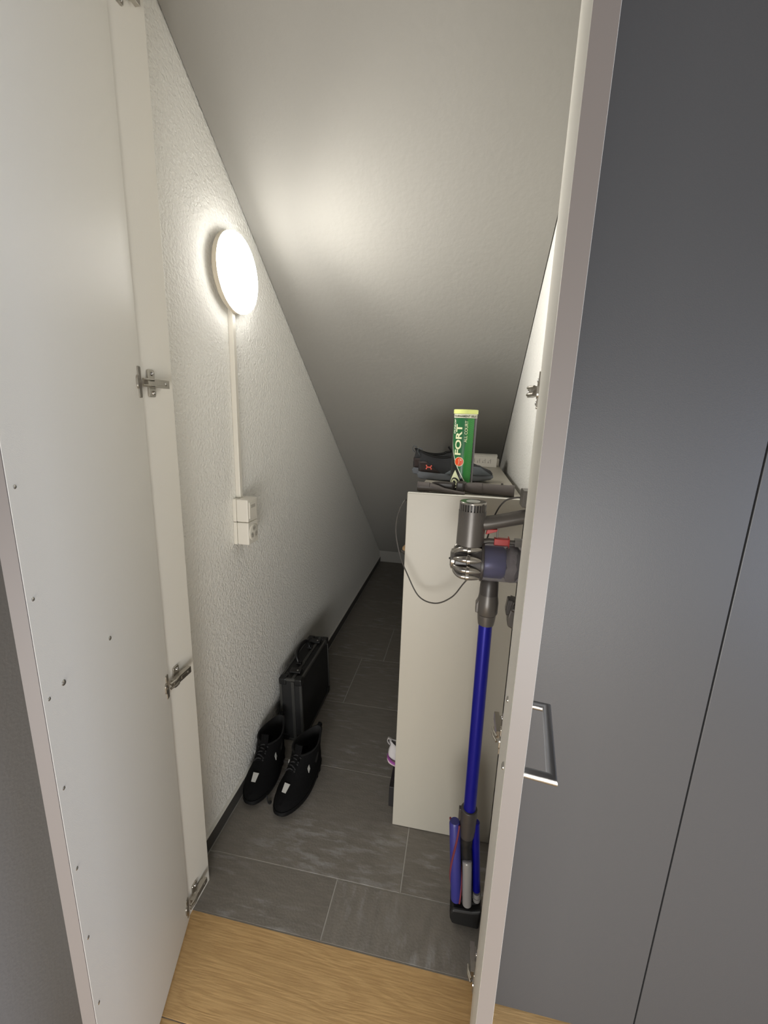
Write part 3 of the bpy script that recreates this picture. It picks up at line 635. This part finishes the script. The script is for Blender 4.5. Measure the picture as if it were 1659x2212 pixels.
# white printed carton
wb = empty('carton', (0.105, 2.12, CT+0.0004), (0,0,math.radians(-3)), 'small flat white carton with line drawings at the back of the cabinet top', 'box')
bm = bmn(); box(bm, -0.066, 0.063, -0.05, 0.05, 0, 0.050); finish('carton_body', bm, M['card'], wb, bevel=0.001)
bm = bmn(); box(bm, -0.068, 0.0645, -0.0515, 0.0515, 0.0502, 0.055); finish('carton_lid', bm, M['card'], wb, bevel=0.001)
bm = bmn()
for k in range(4):
    x = -0.052+0.025*k; box(bm, x+0.010, x+0.0115, -0.0508, -0.0502, 0.018, 0.038); box(bm, x-0.002, x+0.004, -0.0508, -0.0502, 0.020, 0.0215); box(bm, x, x+0.0012, -0.0508, -0.0502, 0.018, 0.030); box(bm, x+0.004, x+0.010, -0.0508, -0.0502, 0.0295, 0.0305)
finish('line_drawing', bm, M['ink'], wb)
gb = tag(obox('adapter', 0.157, 0.181, 2.13, 2.20, CT+0.0004, CT+0.034, M['plastic_white'], bevel=0.003), 'little pale block beside the white carton at the cabinet back', 'box')

# cleaning tools lying across the cabinet top
def xm(r=0): return Matrix.Rotation(PI/2, 4, 'Y')
tl = empty('combination_nozzle', (-0.124, 1.262, CT+0.0004), (0,0,0), 'dark grey flat vacuum nozzle lying on the left of the cabinet top', 'nozzle')
bm = bmn(); cyl(bm, (0.002,0,0.0165), (0.036,-0.001,0.0165), 0.0150, 0.0142, n=24, ch=0.001)
tube(bm, [(0.036,-0.001,0.0165),(0.055,-0.002,0.014),(0.080,-0.003,0.0085),(0.115,-0.012,0.0065),(0.140,-0.020,0.0055)], 0.01, n=16, flat=1.0, radii=[0.0140,0.0112,0.0078,0.0058,0.0050]); finish('nozzle_neck', bm, M['tool'], tl, smooth=True)
bm = bmn(); lathe(bm, [(0.0157,0),(0.0157,0.003),(0.015,0.0034)], Matrix.Translation((-0.0005,0,0.0167)) @ xm(), n=24); finish('nozzle_collar', bm, M['tool'], tl, smooth=True)
bm = bmn(); prism(bm, [(0.036,0.014),(0.060,0.034),(0.104,0.038),(0.112,0.022),(0.106,0.014)], 0.002, 0.031, None); finish('nozzle_body', bm, M['vac_dark'], tl, bevel=0.005)
tb = empty('brush_tool', (0.006, 1.292, CT+0.0004), (0,0,math.radians(-8)), 'grey vacuum brush tool with round tube, lying on the right of the cabinet top', 'nozzle')
bm = bmn(); cyl(bm, (0.058,0,0.0175), (0.155,0,0.0175), 0.0160, 0.0172, n=28, ch=0.001); finish('tool_tube', bm, M['tool'], tb, smooth=True)
bm = bmn(); lathe(bm, [(0.0176,0),(0.0176,0.012),(0.0170,0.0125)], Matrix.Translation((0.1405,0,0.0178)) @ xm(), n=28); finish('tube_collar', bm, M['tool'], tb, smooth=True)
bm = bmn(); tube(bm, [(0.0,0,0.0175),(0.022,0,0.0178),(0.040,0,0.0178),(0.062,0,0.0178)], 0.02, n=24, radii=[0.0120,0.0155,0.0174,0.0174]); finish('tool_socket', bm, M['tool'], tb, smooth=True)
bm = bmn(); cyl(bm, (0.118,0,0.033), (0.118,0,0.0385), 0.004, 0.003, n=14); finish('lock_button', bm, M['vac_grey'], tb, smooth=True)
bm = bmn(); prism(bm, [(-0.016,-0.020),(0.006,-0.022),(0.016,0.0),(0.008,0.016),(-0.014,0.014)], 0.006, 0.035, Matrix.Rotation(math.radians(8),4,'Z')); finish('brush_head', bm, M['vac_dark'], tb, bevel=0.004)
bm = bmn()
for i in range(9):
    for j in range(6): cyl(bm, (-0.026+0.0038*i, -0.018+0.0055*j, 0.0125), (-0.028+0.0042*i, -0.020+0.006*j, 0.0008), 0.0009, 0.0006, n=5)
br_ = finish('bristles', bm, M['black'], tb); br_['kind'] = 'stuff'

# ---------------------------------------------------------------- stick vacuum on its wall dock
YV = 0.955
vac = empty('stick_vacuum', (0.085, YV, 0.0), (0,0,0), 'grey and blue cordless stick vacuum hanging in its wall dock', 'vacuum cleaner')
ox = 0.085
def V(x, z, y=0.0): return Vector((x-ox, y, z))
AZ = 1.081               # cyclone axis height
# motor body
bm = bmn(); lathe(bm, [(0.0315,1.120),(0.0312,1.150),(0.0300,1.196),(0.0300,1.200)], Matrix.Translation((0.033-ox,0,0)), n=48); mb = finish('motor_body', bm, M['vac_grey'], vac, smooth=True)
bm = bmn(); lathe(bm, [(0.0302,1.2155),(0.0300,1.2185),(0.0285,1.2200),(0.0150,1.2200),(0.0140,1.2192),(0.001,1.2192)], Matrix.Translation((0.033-ox,0,0)), n=48); finish('motor_cap', bm, M['vac_metal'], vac, smooth=True)
bm = bmn(); lathe(bm, [(0.0255,1.200),(0.0255,1.2156)], Matrix.Translation((0.033-ox,0,0)), n=32); finish('vent_core', bm, M['black'], vac, smooth=True)
for k in range(28):
    a = 2*PI*k/28; bm = bmn(); box(bm, 0.0245, 0.0300, -0.0016, 0.0016, 1.1998, 1.2158, Matrix.Translation((0.033-ox,0,0)) @ Matrix.Rotation(a,4,'Z')); finish('vent_rib', bm, M['vac_grey'], mb)
bm = bmn()
for k in range(60):
    a = 2*PI*k/60; box(bm, 0.0298, 0.0308, -0.0009, 0.0009, 1.168, 1.199, Matrix.Translation((0.033-ox,0,0)) @ Matrix.Rotation(a,4,'Z'))
rb = finish('grip_ribbing', bm, M['vac_grey'], mb); rb['kind'] = 'stuff'
bm = bmn(); lathe(bm, [(0.0165,1.2192),(0.0150,1.2206),(0.001,1.2206)], Matrix.Translation((0.033-ox,0,0)), n=32); finish('filter_button', bm, M['reflector'], vac, smooth=True)
# handle, trigger
bm = bmn(); tube(bm, [V(0.050,1.170),V(0.066,1.172),V(0.085,1.176),(V(0.115,1.184)),V(0.140,1.191),V(0.172,1.197)], 0.018, n=20, flat=1.0, radii=[0.016,0.0165,0.0158,0.0158,0.0163,0.0165], up=(0,0,1)); finish('handle', bm, M['vac_grey'], vac, smooth=True)
bm = bmn(); box(bm, 0.150-ox, 0.172-ox, -0.015, 0.015, 1.086, 1.184); finish('battery_post', bm, M['vac_dark'], vac, bevel=0.004, seg=3)
bm = bmn(); prism(bm, [(0.066-ox,1.146),(0.069-ox,1.158),(0.092-ox,1.160),(0.090-ox,1.154)], -0.005, 0.005, Matrix(((1,0,0,0),(0,0,1,0),(0,1,0,0),(0,0,0,1)))); finish('trigger', bm, M['red'], vac, bevel=0.001)
bm = bmn(); box(bm, 0.0905-ox, 0.0935-ox, -0.004, 0.004, 1.140, 1.163); finish('trigger_guard', bm, M['vac_grey'], vac, bevel=0.0008)
# release rail + red slider above the bin
bm = bmn(); tube(bm, [V(0.058,1.126),V(0.075,1.131),V(0.100,1.131),V(0.155,1.131)], 0.006, n=12, radii=[0.008,0.0062,0.0058,0.0058]); box(bm, 0.131-ox, 0.152-ox, -0.010, 0.010, 1.124, 1.139); finish('bin_rail', bm, M['vac_grey'], vac, smooth=True)
bm = bmn(); box(bm, 0.086-ox, 0.119-ox, -0.008, 0.008, 1.1215, 1.1385); box(bm, 0.117-ox, 0.1195-ox, -0.011, 0.011, 1.118, 1.142); finish('bin_release', bm, M['red'], vac, bevel=0.001)
# cyclone pack (axis = X)
XA = Matrix.Translation(V(0,AZ)) @ Matrix.Rotation(PI/2,4,'Y')      # local z -> world x
bm = bmn(); lathe(bm, [(0.024,0.000),(0.030,0.003),(0.031,0.015),(0.033,0.032),(0.0375,0.046),(0.0415,0.060)], XA, n=40); cy_ = finish('cyclone_core', bm, M['vac_dark'], vac, smooth=True)
bm = bmn(); lathe(bm, [(0.020,-0.0085),(0.0235,-0.007),(0.0245,-0.002),(0.0245,0.002)], XA, n=40); finish('filter_cap', bm, M['vac_metal'], vac, smooth=True)
bm = bmn(); cyl(bm, V(-0.0085,AZ), V(-0.0125,AZ), 0.003, 0.002, n=12); lathe(bm, [(0.016,-0.0095),(0.019,-0.0086)], XA, n=30); finish('cap_badge', bm, M['black'], vac, smooth=True)
NC = 10
for k in range(NC):
    a = 2*PI*(k+0.5)/NC; dy, dz = math.cos(a), math.sin(a)
    if dz > 0.9: continue
    P = lambda x, r: V(x, AZ+dz*r, dy*r)
    bm = bmn(); p, q = P(0.027,0.0385), P(0.061,0.0415)
    lathe(bm, [(0.0098,0),(0.0116,0.002),(0.0116,0.0045),(0.0104,0.005),(0.0104,0.008),(0.0096,0.0085),(0.0088,0.014),(0.0062,0.025),(0.0030,0.0335)], axis(p, q), n=20); cn = finish('cyclone', bm, M['vac_metal'], vac, smooth=True)
    bm = bmn(); tube(bm, catmull([P(-0.001,0.0215),P(0.003,0.030),P(0.012,0.037),P(0.022,0.0395),P(0.031,0.0395)], 5), 0.0068, n=14, radii=[0.0034+0.0046*min(1,i/14) for i in range(21)]); finish('air_duct', bm, M['vac_metal'], cn, smooth=True)
bm = bmn(); lathe(bm, [(0.0440,0.0595),(0.0465,0.0600),(0.0465,0.0650),(0.0445,0.0660)], XA, n=48); finish('bin_ring', bm, M['vac_dark'], vac, smooth=True)
# clear bin with purple shroud inside
bm = bmn(); lathe(bm, [(0.0440,0.0662),(0.0440,0.130),(0.0425,0.142),(0.036,0.149)], XA, n=48); bn = finish('dust_bin', bm, M['bin_clear'], vac, smooth=True)
bm = bmn(); lathe(bm, [(0.0300,0.0663),(0.0310,0.070),(0.0310,0.108),(0.026,0.115)], XA, n=40); finish('shroud', bm, M['vac_purple'], bn, smooth=True)
bm = bmn(); lathe(bm, [(0.028,0.1152),(0.036,0.122),(0.036,0.136),(0.020,0.145)], XA, n=24)
for v in bm.verts: v.co += Vector((random.uniform(-1,1),random.uniform(-1,1),random.uniform(-1,1)))*0.0022
finish('dust', bm, M['dust'], bn, smooth=True)
# inlet neck down to the wand
bm = bmn(); lathe(bm, [(0.0215,0.975),(0.0215,1.015),(0.0205,1.034),(0.017,1.042)], Matrix.Translation(V(0.085,0)), n=36); finish('inlet_neck', bm, M['vac_dark'], vac, smooth=True)
bm = bmn(); lathe(bm, [(0.0220,0.952),(0.0245,0.956),(0.0245,0.984),(0.0218,1.000),(0.0216,1.002)], Matrix.Translation(V(0.085,0)), n=36); finish('wand_coupling', bm, M['vac_grey'], vac, smooth=True)
bm = bmn(); prism(bm, [(0.0575-ox,0.956),(0.0575-ox,0.978),(0.064-ox,0.992),(0.072-ox,0.992),(0.072-ox,0.956)], -0.011, 0.011, Matrix(((1,0,0,0),(0,0,1,0),(0,1,0,0),(0,0,0,1)))); finish('release_catch', bm, M['vac_grey'], vac, bevel=0.002)
bm = bmn(); lathe(bm, [(0.0185,0.925),(0.0205,0.938),(0.0215,0.951)], Matrix.Translation(V(0.085,0)), n=36); finish('coupling_ring', bm, M['vac_grey'], vac, smooth=True)
bm = bmn(); cyl(bm, V(0.0845,0.936), V(0.0885,0.375), 0.0162, n=36); finish('wand', bm, M['vac_blue'], vac, smooth=True)
# swivel neck and motor head hanging vertically just above the tiles
bm = bmn(); lathe(bm, [(0.0195,0.300),(0.0215,0.325),(0.0222,0.372),(0.0215,0.388),(0.0190,0.389)], Matrix.Translation(V(0.0875,0)), n=32)
box(bm, 0.061-ox, 0.069-ox, -0.006, 0.006, 0.350, 0.386); finish('neck_collar', bm, M['vac_dark'], vac, bevel=0.001, smooth=True)
bm = bmn(); tube(bm, catmull([V(0.0875,0.302),V(0.088,0.27),V(0.092,0.235),V(0.096,0.205)], 5), 0.0175, n=20, radii=[0.0175]*5+[0.0155]*11); finish('swivel_joint', bm, M['black'], vac, smooth=True)
hd_ = 'floor_head'
# bin-like roller housing (front of the head, towards the closet's middle)
bm = bmn(); lathe(bm, [(0.010,0),(0.0150,0.004),(0.0150,0.262),(0.012,0.268)], axis(V(0.0745,0.075,-0.004), V(0.0525,0.345,-0.004)), n=28); rh = finish('roller_housing', bm, mat('dark_blue_roller', (52,52,128), 0.4), vac, smooth=True)
bm = bmn()
for k in range(2):
    pts = []
    for i in range(40):
        t = i/39; a = 2*PI*(k/2+0.35+t*0.55); p0 = V(0.0745,0.080,-0.004).lerp(V(0.0525,0.340,-0.004), t); pts.append(p0+Vector((0.0149*math.cos(a), 0.0149*math.sin(a), 0)))
    tube(bm, pts, 0.0030, n=6)
finish('brush_bar_stripes', bm, mat('dull_red_fibre', (112,44,56), 0.8), rh, smooth=True)
bm = bmn(); tube(bm, [V(0.088,0.245,0.012),V(0.097,0.17,0.012),V(0.104,0.08,0.012)], 0.016, n=16); box(bm, 0.062-ox, 0.130-ox, -0.006, 0.045, 0.070, 0.080); finish('head_frame', bm, M['black'], vac, smooth=True)
bm = bmn(); tube(bm, catmull([V(0.0925,0.232,-0.012),V(0.094,0.222,-0.014),V(0.0965,0.19,-0.015),V(0.1005,0.13,-0.015),V(0.104,0.084,-0.015)], 5), 0.0135, n=20, radii=[0.006,0.009,0.0112,0.0125]+[0.0128]*17); finish('head_motor', bm, M['head_clear'], vac, smooth=True)
bm = bmn(); cyl(bm, V(0.108,0.345,0.004), V(0.128,0.112,0.004), 0.0105, n=20, ch=0.002); finish('head_side_tube', bm, M['vac_blue'], vac, smooth=True)
bm = bmn(); cyl(bm, V(0.1285,0.110,0.0), V(0.1305,0.082,0.0), 0.010, n=18, ch=0.001); lathe(bm, [(0.0115,0.0),(0.0115,0.005)], axis(V(0.1295,0.097,0), V(0.1300,0.090,0)), n=18); finish('side_wheel', bm, M['head_clear'], vac, smooth=True)
bm = bmn(); prism(bm, [(0.060-ox,0.030),(0.066-ox,0.013),(0.142-ox,0.012),(0.144-ox,0.080),(0.118-ox,0.070),(0.066-ox,0.066),(0.058-ox,0.055)], -0.026, 0.052, Matrix(((1,0,0,0),(0,0,1,0),(0,1,0,0),(0,0,0,1)))); finish('end_cap', bm, M['black'], vac, bevel=0.008, seg=3)

dk = empty('wall_dock', (XR, YV, 1.0), (0,0,0), 'dark grey wall dock holding the stick vacuum on the right wall', 'dock')
def D(x, z, y=0): return Vector((x-XR, y, z-1.0))
bm = bmn(); box(bm, 0.1355-XR, 0.178-XR, -0.022, 0.022, 0.2165, 0.2535); finish('charging_cradle', bm, M['vac_grey'], dk, bevel=0.0025)
bm = bmn(); box(bm, 0.176-XR, -0.0004, -0.028, 0.028, -0.05, 0.250); finish('dock_spine', bm, M['vac_dark'], dk, bevel=0.004)
for yy in (-0.030, 0.030):
    bm = bmn(); tube(bm, [D(0.185,0.985,yy),D(0.160,0.975,yy),D(0.138,0.985,yy)], 0.01, n=12, radii=[0.012,0.010,0.007]); finish('tool_holder', bm, M['vac_dark'], dk, smooth=True)
bm = bmn(); prism(bm, [(0.129-XR,-0.002),(0.126-XR,-0.030),(0.128-XR,-0.044),(0.138-XR,-0.040),(0.146-XR,-0.004)], -0.012, 0.012, Matrix(((1,0,0,0),(0,0,1,0),(0,1,0,0),(0,0,0,1)))); finish('holder_clip', bm, M['vac_dark'], dk, bevel=0.003)
bm = bmn(); prism(bm, [(0.140-XR,-0.004),(0.131-XR,-0.045),(0.133-XR,-0.068),(0.150-XR,-0.076),(0.176-XR,-0.080),(0.176-XR,-0.004)], -0.018, 0.018, Matrix(((1,0,0,0),(0,0,1,0),(0,1,0,0),(0,0,0,1)))); finish('lower_bracket', bm, M['vac_grey'], dk, bevel=0.004)
# charger cable
bm = bmn(); pts = catmull([(0.142,0.965,1.232),(0.129,0.972,1.2315),(0.104,0.985,1.219),(0.087,1.01,1.178),(0.074,1.04,1.10),(0.055,1.065,1.02),(0.028,1.08,0.970),(0.0,1.10,0.920),(-0.044,1.12,0.888),(-0.093,1.14,0.895),(-0.131,1.15,0.956),(-0.157,1.165,1.007),(-0.173,1.175,1.073),(-0.170,1.187,1.126),(-0.1535,1.203,1.163),(-0.150,1.220,1.150),(-0.143,1.2255,1.10),(-0.138,1.2265,1.06)], 8)
tube(bm, pts, 0.0020, n=8); cb = tag(finish('charger_cable', bm, M['cable'], None, smooth=True), 'thin dark charger cable looping in front of the white cabinet panel', 'cable')
